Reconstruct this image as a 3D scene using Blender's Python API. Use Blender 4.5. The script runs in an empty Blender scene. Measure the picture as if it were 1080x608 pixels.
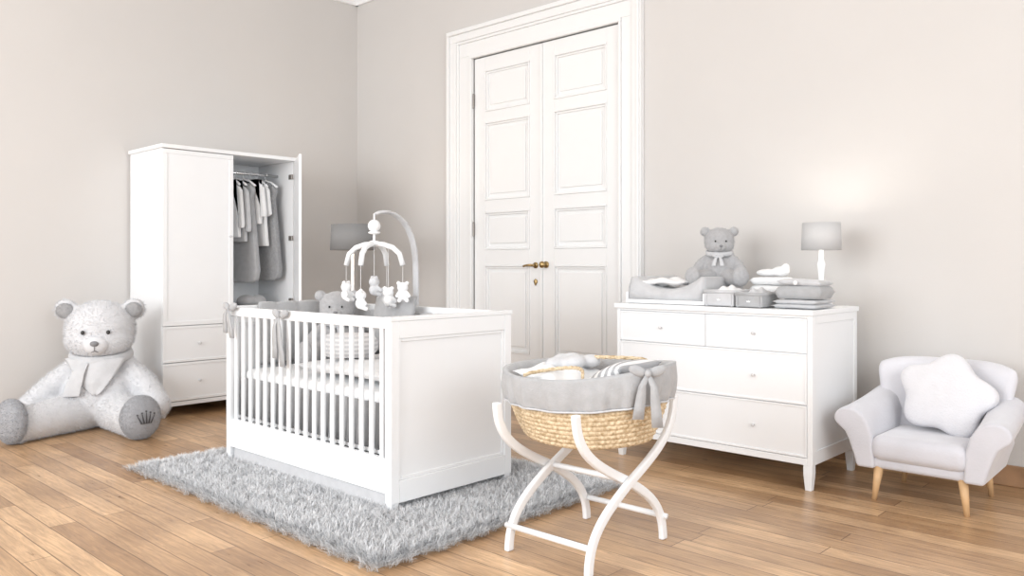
import bpy, bmesh, math, random
import numpy as np
from mathutils import Vector, Matrix, Euler
random.seed(7); rng=np.random.default_rng(5)
S=bpy.context.scene; C=S.collection
S.view_settings.view_transform='Standard'
pi=math.pi

# ------------------------------------------------------------ materials
def base_mat(name):
    m=bpy.data.materials.new(name); m.use_nodes=True
    nt=m.node_tree; b=nt.nodes['Principled BSDF']
    return m,nt,b
def mat(name,col,rough=.5,bump=0.,bs=80.,var=0.,vs=6.,metal=0.,sheen=0.,trans=0.):
    m,nt,b=base_mat(name); L=nt.links
    tc=nt.nodes.new('ShaderNodeTexCoord')
    n=nt.nodes.new('ShaderNodeTexNoise'); n.inputs['Scale'].default_value=vs; n.inputs['Detail'].default_value=3
    L.new(tc.outputs['Object'],n.inputs['Vector'])
    r=nt.nodes.new('ShaderNodeValToRGB')
    r.color_ramp.elements[0].position=.3; r.color_ramp.elements[1].position=.7
    r.color_ramp.elements[0].color=[c*(1-var) for c in col]+[1]
    r.color_ramp.elements[1].color=[min(1,c*(1+var)) for c in col]+[1]
    L.new(n.outputs['Fac'],r.inputs['Fac']); L.new(r.outputs['Color'],b.inputs['Base Color'])
    b.inputs['Roughness'].default_value=rough; b.inputs['Metallic'].default_value=metal
    if sheen: b.inputs['Sheen Weight'].default_value=sheen
    if bump:
        n2=nt.nodes.new('ShaderNodeTexNoise'); n2.inputs['Scale'].default_value=bs; n2.inputs['Detail'].default_value=4
        L.new(tc.outputs['Object'],n2.inputs['Vector'])
        bp=nt.nodes.new('ShaderNodeBump'); bp.inputs['Strength'].default_value=bump; bp.inputs['Distance'].default_value=.01
        L.new(n2.outputs['Fac'],bp.inputs['Height']); L.new(bp.outputs['Normal'],b.inputs['Normal'])
    return m
def stripes(name,c1,c2,scale,axis='X',rough=.9):
    m,nt,b=base_mat(name); L=nt.links
    tc=nt.nodes.new('ShaderNodeTexCoord'); w=nt.nodes.new('ShaderNodeTexWave')
    w.wave_type='BANDS'; w.bands_direction=axis; w.inputs['Scale'].default_value=scale
    L.new(tc.outputs['Object'],w.inputs['Vector'])
    r=nt.nodes.new('ShaderNodeValToRGB'); r.color_ramp.elements[0].color=list(c1)+[1]; r.color_ramp.elements[1].color=list(c2)+[1]
    r.color_ramp.elements[0].position=.4; r.color_ramp.elements[1].position=.6
    L.new(w.outputs['Fac'],r.inputs['Fac']); L.new(r.outputs['Color'],b.inputs['Base Color']); b.inputs['Roughness'].default_value=rough
    return m
WHITE=mat('white_lacquer',(.85,.865,.88),.32,var=.005)
WHITE2=mat('white_door_paint',(.82,.825,.825),.4,bump=.02,bs=20,var=.005)
WALL=mat('wall_paint',(.620,.602,.584),.85,bump=.04,bs=150,var=.01,vs=2)
CEIL=mat('ceiling_paint',(.86,.86,.86),.9)
GREY=mat('grey_cotton',(.40,.405,.415),.95,bump=.3,bs=160,var=.07,vs=25,sheen=.3)
GREYD=mat('grey_knit',(.33,.335,.345),.95,bump=.5,bs=220,var=.12,vs=60,sheen=.3)
LGREY=mat('pale_grey_cotton',(.55,.555,.57),.95,bump=.3,bs=140,var=.05,vs=20,sheen=.3)
WFAB=mat('white_cotton',(.82,.825,.83),.95,bump=.25,bs=60,var=.02,sheen=.2)
STARF=mat('pale_fleece',(.70,.70,.73),1.,bump=.4,bs=120,var=.02,vs=18,sheen=.3)
FUR=mat('pale_grey_plush',(.65,.655,.675),1.,bump=.3,bs=130,var=.02,vs=8,sheen=.4)
FURG=mat('grey_plush',(.36,.365,.385),1.,bump=.4,bs=150,var=.05,vs=40,sheen=.3)
FURG2=mat('mid_grey_plush',(.45,.45,.46),1.,bump=.7,bs=220,var=.08,vs=60,sheen=.3)
VELV=mat('lilac_grey_velvet',(.58,.58,.62),.85,bump=.15,bs=120,var=.04,vs=8,sheen=.5)
VELV2=mat('pale_lilac_velvet',(.66,.66,.70),.85,bump=.15,bs=120,var=.03,vs=8,sheen=.4)
DARK=mat('dark_emblem_thread',(.07,.07,.075),.7,bump=.2)
BLACK=mat('black_glass_eye',(.03,.03,.03),.2)
NOSE=mat('grey_nose',(.22,.22,.23),.8,bump=.2)
BRASS=mat('aged_brass',(.42,.30,.14),.35,metal=1.)
CHROME=mat('brushed_chrome',(.8,.8,.8),.22,metal=1.)
KNOB=mat('satin_silver_knob',(.62,.62,.63),.3)
HINGE=mat('dark_hinge_metal',(.30,.28,.26),.45,metal=.8)
OAK=mat('light_beech',(.62,.40,.21),.5,bump=.08,bs=60,var=.12,vs=12)
SKIRTW=mat('brown_baseboard_wood',(.34,.20,.11),.5,bump=.1,bs=50,var=.2,vs=8)
STRP=stripes('grey_white_stripe_cloth',(.40,.405,.42),(.82,.82,.82),9,'X')
STRP2=stripes('fine_stripe_cloth',(.60,.605,.62),(.76,.76,.77),14,'Z')
def wicker():
    m,nt,b=base_mat('woven_palm_wicker'); L=nt.links
    tc=nt.nodes.new('ShaderNodeTexCoord')
    n=nt.nodes.new('ShaderNodeTexNoise'); n.inputs['Scale'].default_value=70; n.inputs['Detail'].default_value=4
    L.new(tc.outputs['Object'],n.inputs['Vector'])
    r=nt.nodes.new('ShaderNodeValToRGB'); r.color_ramp.elements[0].position=.3; r.color_ramp.elements[1].position=.65
    r.color_ramp.elements[0].color=(.40,.28,.15,1); r.color_ramp.elements[1].color=(.76,.62,.43,1)
    L.new(n.outputs['Fac'],r.inputs['Fac']); L.new(r.outputs['Color'],b.inputs['Base Color'])
    bp=nt.nodes.new('ShaderNodeBump'); bp.inputs['Strength'].default_value=.5; bp.inputs['Distance'].default_value=.004
    L.new(n.outputs['Fac'],bp.inputs['Height']); L.new(bp.outputs['Normal'],b.inputs['Normal'])
    b.inputs['Roughness'].default_value=.65
    return m
WICK=wicker()
def floor_mat():
    m,nt,b=base_mat('oak_plank_floor'); L=nt.links
    tc=nt.nodes.new('ShaderNodeTexCoord')
    br=nt.nodes.new('ShaderNodeTexBrick'); br.offset=.37; br.offset_frequency=2; br.squash=1.35; br.squash_frequency=3
    for k,v in (('Scale',1.),('Mortar Size',.0020),('Mortar Smooth',.3),('Bias',0.),('Brick Width',1.3),('Row Height',.11)): br.inputs[k].default_value=v
    br.inputs['Color1'].default_value=(.42,.255,.132,1); br.inputs['Color2'].default_value=(.70,.475,.275,1); br.inputs['Mortar'].default_value=(.15,.085,.045,1)
    L.new(tc.outputs['Object'],br.inputs['Vector'])
    mp=nt.nodes.new('ShaderNodeMapping'); mp.inputs['Scale'].default_value=(1.1,15,1); L.new(tc.outputs['Object'],mp.inputs['Vector'])
    n=nt.nodes.new('ShaderNodeTexNoise'); n.inputs['Scale'].default_value=3; n.inputs['Detail'].default_value=8; n.inputs['Roughness'].default_value=.74; n.inputs['Distortion'].default_value=1.3
    L.new(mp.outputs['Vector'],n.inputs['Vector'])
    r=nt.nodes.new('ShaderNodeValToRGB'); r.color_ramp.elements[0].position=.3; r.color_ramp.elements[1].position=.64
    r.color_ramp.elements[0].color=(.48,.42,.37,1); r.color_ramp.elements[1].color=(1.14,1.14,1.14,1)
    L.new(n.outputs['Fac'],r.inputs['Fac'])
    n3=nt.nodes.new('ShaderNodeTexNoise'); n3.inputs['Scale'].default_value=2.6; n3.inputs['Detail'].default_value=6
    L.new(tc.outputs['Object'],n3.inputs['Vector'])
    r3=nt.nodes.new('ShaderNodeValToRGB'); r3.color_ramp.elements[0].position=.35; r3.color_ramp.elements[1].position=.68
    r3.color_ramp.elements[0].color=(.80,.77,.75,1); r3.color_ramp.elements[1].color=(1.10,1.10,1.10,1)
    L.new(n3.outputs['Fac'],r3.inputs['Fac'])
    vo=nt.nodes.new('ShaderNodeTexVoronoi'); vo.inputs['Scale'].default_value=3.0
    mp2=nt.nodes.new('ShaderNodeMapping'); mp2.inputs['Scale'].default_value=(.7,1.6,1); L.new(tc.outputs['Object'],mp2.inputs['Vector']); L.new(mp2.outputs['Vector'],vo.inputs['Vector'])
    rk=nt.nodes.new('ShaderNodeValToRGB'); rk.color_ramp.elements[0].position=.02; rk.color_ramp.elements[1].position=.06
    rk.color_ramp.elements[0].color=(.42,.34,.28,1); rk.color_ramp.elements[1].color=(1,1,1,1)
    L.new(vo.outputs['Distance'],rk.inputs['Fac'])
    def mul(a,c,f):
        mx=nt.nodes.new('ShaderNodeMix'); mx.data_type='RGBA'; mx.blend_type='MULTIPLY'; mx.inputs[0].default_value=f
        L.new(a,mx.inputs[6]); L.new(c,mx.inputs[7]); return mx.outputs[2]
    c=mul(mul(mul(br.outputs['Color'],r.outputs['Color'],.85),r3.outputs['Color'],1),rk.outputs['Color'],.9)
    L.new(c,b.inputs['Base Color'])
    rr=nt.nodes.new('ShaderNodeMapRange'); rr.inputs[3].default_value=.20; rr.inputs[4].default_value=.42
    L.new(n.outputs['Fac'],rr.inputs[0]); L.new(rr.outputs[0],b.inputs['Roughness'])
    bp=nt.nodes.new('ShaderNodeBump'); bp.inputs['Strength'].default_value=.25; bp.inputs['Distance'].default_value=.003
    L.new(br.outputs['Fac'],bp.inputs['Height']); bp.invert=True; L.new(bp.outputs['Normal'],b.inputs['Normal'])
    return m
FLOOR=floor_mat()
def shade_mat(nm,a,tr):
    m,nt,b=base_mat(nm); L=nt.links
    tc=nt.nodes.new('ShaderNodeTexCoord'); n=nt.nodes.new('ShaderNodeTexNoise'); n.inputs['Scale'].default_value=200
    L.new(tc.outputs['Object'],n.inputs['Vector'])
    r=nt.nodes.new('ShaderNodeValToRGB'); r.color_ramp.elements[0].color=(a*.95,a*.95,a*.96,1); r.color_ramp.elements[1].color=(a*1.05,a*1.05,a*1.05,1)
    L.new(n.outputs['Fac'],r.inputs['Fac']); L.new(r.outputs['Color'],b.inputs['Base Color']); b.inputs['Roughness'].default_value=.9
    t=nt.nodes.new('ShaderNodeBsdfTranslucent'); t.inputs['Color'].default_value=(.6,.6,.6,1)
    ms=nt.nodes.new('ShaderNodeMixShader'); ms.inputs[0].default_value=tr
    L.new(b.outputs[0],ms.inputs[1]); L.new(t.outputs[0],ms.inputs[2]); L.new(ms.outputs[0],nt.nodes['Material Output'].inputs[0])
    return m
SHADE=shade_mat('pale_lampshade_fabric',.58,.06)
SHADE2=shade_mat('grey_lampshade_fabric',.24,.01)
def rug_mat():
    m,nt,b=base_mat('grey_shag_yarn'); L=nt.links
    at=nt.nodes.new('ShaderNodeVertexColor'); at.layer_name='Col'
    L.new(at.outputs['Color'],b.inputs['Base Color']); b.inputs['Roughness'].default_value=.6; b.inputs['Sheen Weight'].default_value=.4
    return m
RUGM=rug_mat()

# ------------------------------------------------------------ builder
W={}
def link(o): C.objects.link(o); return o
def root(name,label,cat,loc,rz=0,group=None):
    o=bpy.data.objects.new(name,None); o.empty_display_size=.1
    o.location=loc; o.rotation_euler=(0,0,rz); link(o)
    o['label']=label; o['category']=cat
    if group: o['group']=group
    W[o.name]=Matrix.Translation(loc)@Matrix.Rotation(rz,4,'Z')
    return o
class MB:
    def __init__(s): s.bm=bmesh.new(); s.M=Matrix.Identity(4); s.rec=[]
    def v(s,c): return s.bm.verts.new(s.M@Vector(c))
    def f(s,vs):
        try: return s.bm.faces.new(vs)
        except ValueError: return None
    def box(s,x0,x1,y0,y1,z0,z1):
        if x0>x1:x0,x1=x1,x0
        if y0>y1:y0,y1=y1,y0
        if z0>z1:z0,z1=z1,z0
        p=[s.v(c) for c in ((x0,y0,z0),(x1,y0,z0),(x1,y1,z0),(x0,y1,z0),(x0,y0,z1),(x1,y0,z1),(x1,y1,z1),(x0,y1,z1))]
        for q in ((3,2,1,0),(4,5,6,7),(0,1,5,4),(1,2,6,5),(2,3,7,6),(3,0,4,7)): s.f([p[i] for i in q])
        return s
    def rings(s,rs,cap=True,closed=False):
        n=len(rs[0]); vv=[[s.v(c) for c in r] for r in rs]
        m=len(vv)
        for i in range(m if closed else m-1):
            a=vv[i]; b=vv[(i+1)%m]
            for j in range(n): s.f([a[j],a[(j+1)%n],b[(j+1)%n],b[j]])
        if cap and not closed: s.f(list(reversed(vv[0]))); s.f(vv[-1])
        return s
    def tube(s,pts,r,seg=10,closed=False,asp=1.,ref=None):
        pts=[Vector(p) for p in pts]; n=len(pts); rs=r if isinstance(r,(list,tuple)) else [r]*n
        out=[]; N=None
        for i,p in enumerate(pts):
            if closed: t=pts[(i+1)%n]-pts[i-1]
            else: t=pts[min(i+1,n-1)]-pts[max(i-1,0)]
            t.normalize()
            if N is None or ref is not None:
                k=Vector(ref) if ref is not None else (Vector((0,0,1)) if abs(t.z)<.9 else Vector((1,0,0)))
                N=(k-t*k.dot(t)).normalized()
            else: N=(N-t*N.dot(t)).normalized()
            B=t.cross(N)
            out.append([p+N*math.cos(2*pi*j/seg)*rs[i]+B*math.sin(2*pi*j/seg)*rs[i]*asp for j in range(seg)])
        return s.rings(out,closed=closed)
    def cyl(s,a,b,r0,r1=None,seg=16): return s.tube([a,b],[r0,r0 if r1 is None else r1],seg)
    def lathe(s,prof,c=(0,0,0),seg=32,sx=1,sy=1,cap=True):
        return s.rings([[(c[0]+r*sx*math.cos(2*pi*j/seg),c[1]+r*sy*math.sin(2*pi*j/seg),c[2]+z) for j in range(seg)] for r,z in prof],cap=cap)
    def ell(s,c,r,R=None,seg=20,rg=12):
        R=R or Matrix.Identity(3); c=Vector(c)
        if not isinstance(r,(tuple,list)): r=(r,r,r)
        s.rec.append((c.copy(),r,R.copy()))
        rr=[]
        for i in range(1,rg):
            ph=pi*i/rg
            rr.append([c+R@Vector((r[0]*math.sin(ph)*math.cos(2*pi*j/seg),r[1]*math.sin(ph)*math.sin(2*pi*j/seg),-r[2]*math.cos(ph))) for j in range(seg)])
        vv=[[s.v(p) for p in q] for q in rr]
        bot=s.v(c+R@Vector((0,0,-r[2]))); top=s.v(c+R@Vector((0,0,r[2])))
        for i in range(len(vv)-1):
            for j in range(seg): s.f([vv[i][j],vv[i][(j+1)%seg],vv[i+1][(j+1)%seg],vv[i+1][j]])
        for j in range(seg):
            s.f([bot,vv[0][(j+1)%seg],vv[0][j]]); s.f([top,vv[-1][j],vv[-1][(j+1)%seg]])
        return s
    def cap(s,a,b,r0,r1,n=6):
        a=Vector(a); b=Vector(b)
        s.tube([a,b],[r0,r1],16); s.ell(a,r0,seg=16,rg=10); s.ell(b,r1,seg=16,rg=10)
        for k in range(1,8):
            t=k/8; s.rec.append((a.lerp(b,t),(r0+(r1-r0)*t,)*3,Matrix.Identity(3)))
        return s
    def pillow(s,w,h,t,M,n=18,p=2.6,e=.5,wr=0.):
        old=s.M; s.M=old@M; g={}
        for sd in (1,-1):
            for i in range(n+1):
                for j in range(n+1):
                    u=-1+2*i/n; v=-1+2*j/n
                    if sd==-1 and (i in(0,n) or j in(0,n)): g[(sd,i,j)]=g[(1,i,j)]; continue
                    k=((1-abs(u)**p)*(1-abs(v)**p))**e
                    x=w/2*u ; y=h/2*v
                    x*=1-.05*(1-v*v)*abs(u)
                    y*=1-.05*(1-u*u)*abs(v)
                    z=sd*t/2*k+(wr*math.sin(5*u+2*v)*math.sin(4*v+1) if wr else 0)*k
                    g[(sd,i,j)]=s.v((x,y,z))
        for sd in (1,-1):
            for i in range(n):
                for j in range(n):
                    q=[g[(sd,i,j)],g[(sd,i+1,j)],g[(sd,i+1,j+1)],g[(sd,i,j+1)]]
                    if sd<0: q.reverse()
                    s.f(q)
        s.M=old; return s
    def grid(s,fn,nu,nv,cu=False):
        g=[[s.v(fn(i/nu,j/nv)) for j in range(nv+1)] for i in range(nu if cu else nu+1)]
        for i in range(nu):
            for j in range(nv):
                a=g[i]; b=g[(i+1)%len(g)] if cu else g[i+1]
                s.f([a[j],b[j],b[j+1],a[j+1]])
        return s
    def ribbon(s,pts,wd,ws,th=.006):
        rs=[]; pts=[Vector(p) for p in pts]; wd=Vector(wd).normalized()
        for i,p in enumerate(pts):
            t=(pts[min(i+1,len(pts)-1)]-pts[max(i-1,0)]).normalized(); N=t.cross(wd).normalized()
            w=ws[i] if isinstance(ws,(list,tuple)) else ws
            rs.append([p-wd*w/2-N*th/2,p+wd*w/2-N*th/2,p+wd*w/2+N*th/2,p-wd*w/2+N*th/2])
        return s.rings(rs)
    def prism(s,poly,fn,a,b):
        A=[s.v(fn(u,v,a)) for u,v in poly]; B=[s.v(fn(u,v,b)) for u,v in poly]; n=len(poly)
        s.f(list(reversed(A))); s.f(B)
        for i in range(n): s.f([A[i],A[(i+1)%n],B[(i+1)%n],B[i]])
        return s
    def obj(s,name,m,parent=None,local=False,smooth=False,bevel=0,sub=0,solid=0,remesh=0,label=None,bseg=2,sm=5):
        bmesh.ops.recalc_face_normals(s.bm,faces=s.bm.faces)
        if parent is not None and not local:
            r=parent
            while r.parent: r=r.parent
            s.bm.transform(W[r.name].inverted())
        me=bpy.data.meshes.new(name); s.bm.to_mesh(me); s.bm.free()
        me.materials.append(m)
        if smooth or remesh or sub:
            for p in me.polygons: p.use_smooth=True
        o=bpy.data.objects.new(name,me); link(o)
        if parent: o.parent=parent
        if solid: q=o.modifiers.new('so','SOLIDIFY'); q.thickness=solid; q.offset=0
        if remesh:
            q=o.modifiers.new('rm','REMESH'); q.mode='VOXEL'; q.voxel_size=remesh; q.use_smooth_shade=True
            q=o.modifiers.new('sm','SMOOTH'); q.factor=.5; q.iterations=sm
        if bevel:
            q=o.modifiers.new('bv','BEVEL'); q.width=bevel; q.segments=bseg; q.limit_method='ANGLE'; q.harden_normals=False
            if bseg>2:
                for p in me.polygons: p.use_smooth=True
        if sub: q=o.modifiers.new('ss','SUBSURF'); q.levels=sub; q.render_levels=sub
        if label: o['label']=label
        return o
def struct(o): o['kind']='structure'; return o
def B(*a): return MB().box(*a)
def quadmesh(name,V,quads,m,parent,col=None):
    me=bpy.data.meshes.new(name); nv=len(V); nf=len(quads); k=quads.shape[1]
    me.vertices.add(nv); me.vertices.foreach_set('co',V.astype(np.float32).ravel())
    me.loops.add(nf*k); me.polygons.add(nf)
    me.loops.foreach_set('vertex_index',quads.ravel().astype(np.int32))
    me.polygons.foreach_set('loop_start',(np.arange(nf)*k).astype(np.int32)); me.polygons.foreach_set('loop_total',np.full(nf,k,np.int32))
    me.update(calc_edges=True)
    if col is not None:
        ca=me.color_attributes.new('Col','FLOAT_COLOR','POINT'); ca.data.foreach_set('color',col.astype(np.float32).ravel())
    me.materials.append(m); o=bpy.data.objects.new(name,me); link(o); o.parent=parent; o['kind']='stuff'; return o
def furry(prims,n,ln,wd,m,parent,name='fur'):
    """short plush pile sampled on a union of ellipsoids (local coordinates)"""
    areas=np.array([ (r[0]*r[1]+r[1]*r[2]+r[0]*r[2]) for c,r,R in prims]); pr=areas/areas.sum()
    cs=np.array([c for c,r,R in prims]); rs=np.array([r for c,r,R in prims]); Rs=np.array([[list(row) for row in R] for c,r,R in prims])
    idx=rng.choice(len(prims),n,p=pr); d=rng.normal(size=(n,3)); d/=np.linalg.norm(d,axis=1)[:,None]
    loc=d*rs[idx]; P=cs[idx]+np.einsum('nij,nj->ni',Rs[idx],loc)
    nn=d/rs[idx]; nn/=np.linalg.norm(nn,axis=1)[:,None]; Nn=np.einsum('nij,nj->ni',Rs[idx],nn)
    keep=P[:,2]>.004
    for i in range(len(prims)):
        q=np.einsum('ij,ni->nj',Rs[i],P-cs[i])/rs[i]
        ins=(q**2).sum(1)<.97; ins&=(idx!=i); keep&=~ins
    P=P[keep];Nn=Nn[keep]; n=len(P)
    dr=Nn+rng.normal(size=(n,3))*.4+np.array([0,0,-.25]); dr/=np.linalg.norm(dr,axis=1)[:,None]
    side=np.cross(dr,rng.normal(size=(n,3))); side/=np.linalg.norm(side,axis=1)[:,None]
    L=(ln*rng.uniform(.6,1.2,n))[:,None]; w=wd
    b=P-Nn*ln*.35
    V=np.stack([b-side*w,b+side*w,b+dr*L+side*w*.3],1).reshape(-1,3)
    V[:,2]=np.maximum(V[:,2],.002)
    q=np.arange(n*3).reshape(-1,3)
    return quadmesh(name,V,q,m,parent)

# ------------------------------------------------------------ room
WY=4.85; WX=-6.635; CH=3.86
struct(B(WX-.15,3.2,-3.2,WY+.15,-.12,0).obj('floor',FLOOR))
struct(B(WX-.15,3.2,-3.2,WY+.15,CH,CH+.12).obj('ceiling',CEIL))
struct(B(WX-.15,WX,-3.2,WY+.15,0,CH).obj('wall_left',WALL))
OX0,OX1,OH=-4.97,-3.44,2.92
struct(B(WX,OX0-.02,WY,WY+.15,0,CH).box(OX1+.02,3.2,WY,WY+.15,0,CH).box(OX0-.02,OX1+.02,WY,WY+.15,OH+.02,CH).box(OX0-.02,OX1+.02,WY+.12,WY+.15,0,OH+.02).obj('wall_back',WALL))
struct(B(-3.24,3.2,WY-.02,WY,0,.11).box(WX,-5.27,WY-.02,WY,0,.11).obj('baseboard_back',SKIRTW,bevel=.006))
struct(B(WX,WX+.02,-3.2,WY-.02,0,.11).obj('baseboard_left',SKIRTW,bevel=.006))
mb=MB()
pr=[(0,3.73),(.03,3.73),(.035,3.76),(.07,3.79),(.085,3.83),(.12,3.84),(.12,CH),(0,CH)]
mb.prism(pr,lambda u,v,t:(t,WY-u,v),WX+0.0,3.2); mb.prism(pr,lambda u,v,t:(WX+u,t,v),-3.2,WY)
struct(mb.obj('trim_1',CEIL))
mb=MB()
sR=.205/.30
def cs(a,b,dep):
    mb.box(OX0-b,OX0-a,WY-dep,WY,0,OH+a*.9); mb.box(OX1+a*sR,OX1+b*sR,WY-dep,WY,0,OH+a*.9); mb.box(OX0-b,OX1+b*sR,WY-dep,WY,OH+a*.9,OH+b*.9)
cs(0,.03,.035); cs(.03,.16,.02); cs(.16,.185,.032); cs(.185,.255,.042); cs(.255,.285,.062); cs(.285,.30,.05)
struct(mb.obj('trim_2',WHITE2,bevel=.004,bseg=2))
mid=(OX0+OX1)/2
PAN=[(2.45,2.80),(1.70,2.36),(1.28,1.60),(.43,1.15),(.13,.33)]
def leaf(name,x0,x1,hx):
    yf=WY+.005; mb=MB(); g=.003; x0+=g; x1-=g
    st=.125
    px0,px1=x0+st,x1-st
    mb.box(x0,px0,yf,yf+.045,.01,OH-.004); mb.box(px1,x1,yf,yf+.045,.01,OH-.004)
    zs=[.01]+[z for p in reversed(PAN) for z in p]+[OH-.004]
    for i in range(0,len(zs),2): mb.box(px0,px1,yf,yf+.045,zs[i],zs[i+1])
    for z0,z1 in PAN:
        mb.box(px0,px1,yf+.020,yf+.04,z0,z1)
        for d0,d1,dp in ((0,.012,-.007),(.012,.028,.007)):
            mb.box(px0+d0,px1-d0,yf+dp,yf+.03,z0+d0,z0+d1); mb.box(px0+d0,px1-d0,yf+dp,yf+.03,z1-d1,z1-d0)
            mb.box(px0+d0,px0+d1,yf+dp,yf+.03,z0+d1,z1-d1); mb.box(px1-d1,px1-d0,yf+dp,yf+.03,z0+d1,z1-d1)
        mb.box(px0+.055,px1-.055,yf+.010,yf+.03,z0+.055,z1-.055)
    o=struct(mb.obj(name,WHITE2,bevel=.003,bseg=2))
    for hz in (.35,1.45,2.55):
        MB().cyl((hx,WY-.008,hz-.055),(hx,WY-.008,hz+.055),.008,seg=10).ell((hx,WY-.008,hz+.062),.009,seg=8,rg=6).obj('hinge',HINGE,o)
    return o
W['door_1']=W['door_2']=Matrix.Identity(4)
d1=leaf('door_1',OX0,mid,OX0+.004); d2=leaf('door_2',mid,OX1,OX1-.004)
MB().cyl((mid-.06,WY+.008,1.15),(mid-.06,WY-.05,1.15),.010).cyl((mid-.06,WY+.006,1.15),(mid-.06,WY-.006,1.15),.024,seg=20).tube([(mid-.06,WY-.05,1.15),(mid-.09,WY-.052,1.152),(mid-.13,WY-.05,1.148),(mid-.15,WY-.045,1.142)],[.011,.009,.008,.010]).obj('door_handle',BRASS,d1,smooth=True,label='aged brass lever handle')
MB().cyl((mid-.06,WY+.006,1.02),(mid-.06,WY-.004,1.02),.018,seg=20).ell((mid-.06,WY-.003,1.015),(.012,.006,.028)).obj('keyhole_plate',BRASS,d1,smooth=True)
MB().cyl((mid+.05,WY+.008,1.155),(mid+.05,WY-.035,1.155),.01).ell((mid+.05,WY-.05,1.155),(.027,.02,.027)).cyl((mid+.05,WY+.006,1.155),(mid+.05,WY-.005,1.155),.026,seg=20).obj('door_knob',BRASS,d2,smooth=True,label='round aged brass knob')
MB().box(mid-.014,mid+.014,WY-.010,WY+.004,.01,OH-.01).obj('meeting_strip',WHITE2,d2,bevel=.004)

# ------------------------------------------------------------ wardrobe
X0,X1,Y0,Y1=-6.612,-6.02,2.63,3.775; YM=(Y0+Y1)/2; WB=.085
wd=root('wardrobe','tall white lacquered wardrobe with one door ajar','wardrobe',((X0+X1)/2,YM,0))
mb=B(X0,X1-.022,Y0+.005,Y0+.025,WB,2.03).box(X0,X1-.022,Y1-.025,Y1-.005,WB,2.03).box(X0,X0+.012,Y0+.025,Y1-.025,WB,2.03)
mb.box(X0+.012,X1-.022,Y0+.025,Y1-.025,WB,WB+.02).box(X0+.012,X1-.022,Y0+.025,Y1-.025,.672,.69).box(X0+.012,X1-.03,YM-.01,YM+.01,.69,2.03)
mb.obj('body',WHITE,wd,bevel=.002)
B(X0-.005,X1+.015,Y0-.01,Y1+.01,2.03,2.06).obj('top_board',WHITE,wd,bevel=.004)
for yy in (Y0+.03,Y1-.03):
    for xx in (X0+.04,X1-.045):
        MB().tube([(xx,yy,WB),(xx,yy,0)],[.028,.019],4).obj('leg',WHITE,wd,bevel=.002)
def framed(mb,x,y0,y1,z0,z1,fw=.035,th=.02):
    mb.box(x-th,x-.005,y0,y1,z0,z1)
    mb.box(x-.006,x,y0,y1,z0,z0+fw).box(x-.006,x,y0,y1,z1-fw,z1).box(x-.006,x,y0,y0+fw,z0+fw,z1-fw).box(x-.006,x,y1-fw,y1,z0+fw,z1-fw)
mb=MB(); framed(mb,X1,Y0+.006,YM-.002,.692,2.026); dr=mb.obj('door',WHITE,wd,bevel=.002)
MB().cyl((X1,YM-.035,1.38),(X1+.02,YM-.035,1.38),.005).ell((X1+.022,YM-.035,1.38),.010,seg=14).obj('knob',KNOB,dr,smooth=True)
mb=MB(); L_=YM-Y0-.011
ang=math.radians(62)
hy=Y1-.006
mb.M=Matrix.Translation((X1+.004,hy,0))@Matrix.Rotation(ang,4,'Z')
mb.box(-.02,-.004,-L_,0,.69,2.022)
fw=.035
mb.box(-.006,0,-L_,0,.69,.69+fw).box(-.006,0,-L_,0,2.022-fw,2.022).box(-.006,0,-L_,-L_+fw,.69+fw,2.022-fw).box(-.006,0,-fw,0,.69+fw,2.022-fw)
dr2=mb.obj('door',WHITE,wd,bevel=.002)
for hz in (.85,1.38,1.9):
    mb=MB(); mb.M=Matrix.Translation((X1-.02,Y1-.035,hz)); mb.box(-.05,.0,0,.012,-.02,.02).cyl((.0,.002,-.02),(.0,.002,.02),.008); mb.obj('hinge',HINGE,wd,label='dark metal cup hinge')
for (a,b) in ((Y0+.006,YM-.002),(YM+.002,Y1-.006)):
    for (z0,z1) in ((.415,.687),(.12,.410)):
        mb=MB(); framed(mb,X1,a,b,z0,z1,.02); o=mb.obj('drawer',WHITE,wd,bevel=.002)
        yk=(a+b)/2; zk=(z0+z1)/2
        MB().cyl((X1-.003,yk,zk),(X1+.014,yk,zk),.005).ell((X1+.017,yk,zk),(.008,.010,.010),seg=14).obj('knob',KNOB,o,smooth=True)
B(X1-.045,X1-.004,Y0+.025,Y1-.025,WB,.115).obj('plinth',WHITE,wd)
RX=-6.28; RZ=1.92
MB().cyl((RX,YM+.01,RZ),(RX,Y1-.025,RZ),.011).obj('clothes_rail',CHROME,wd,smooth=True)
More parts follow.
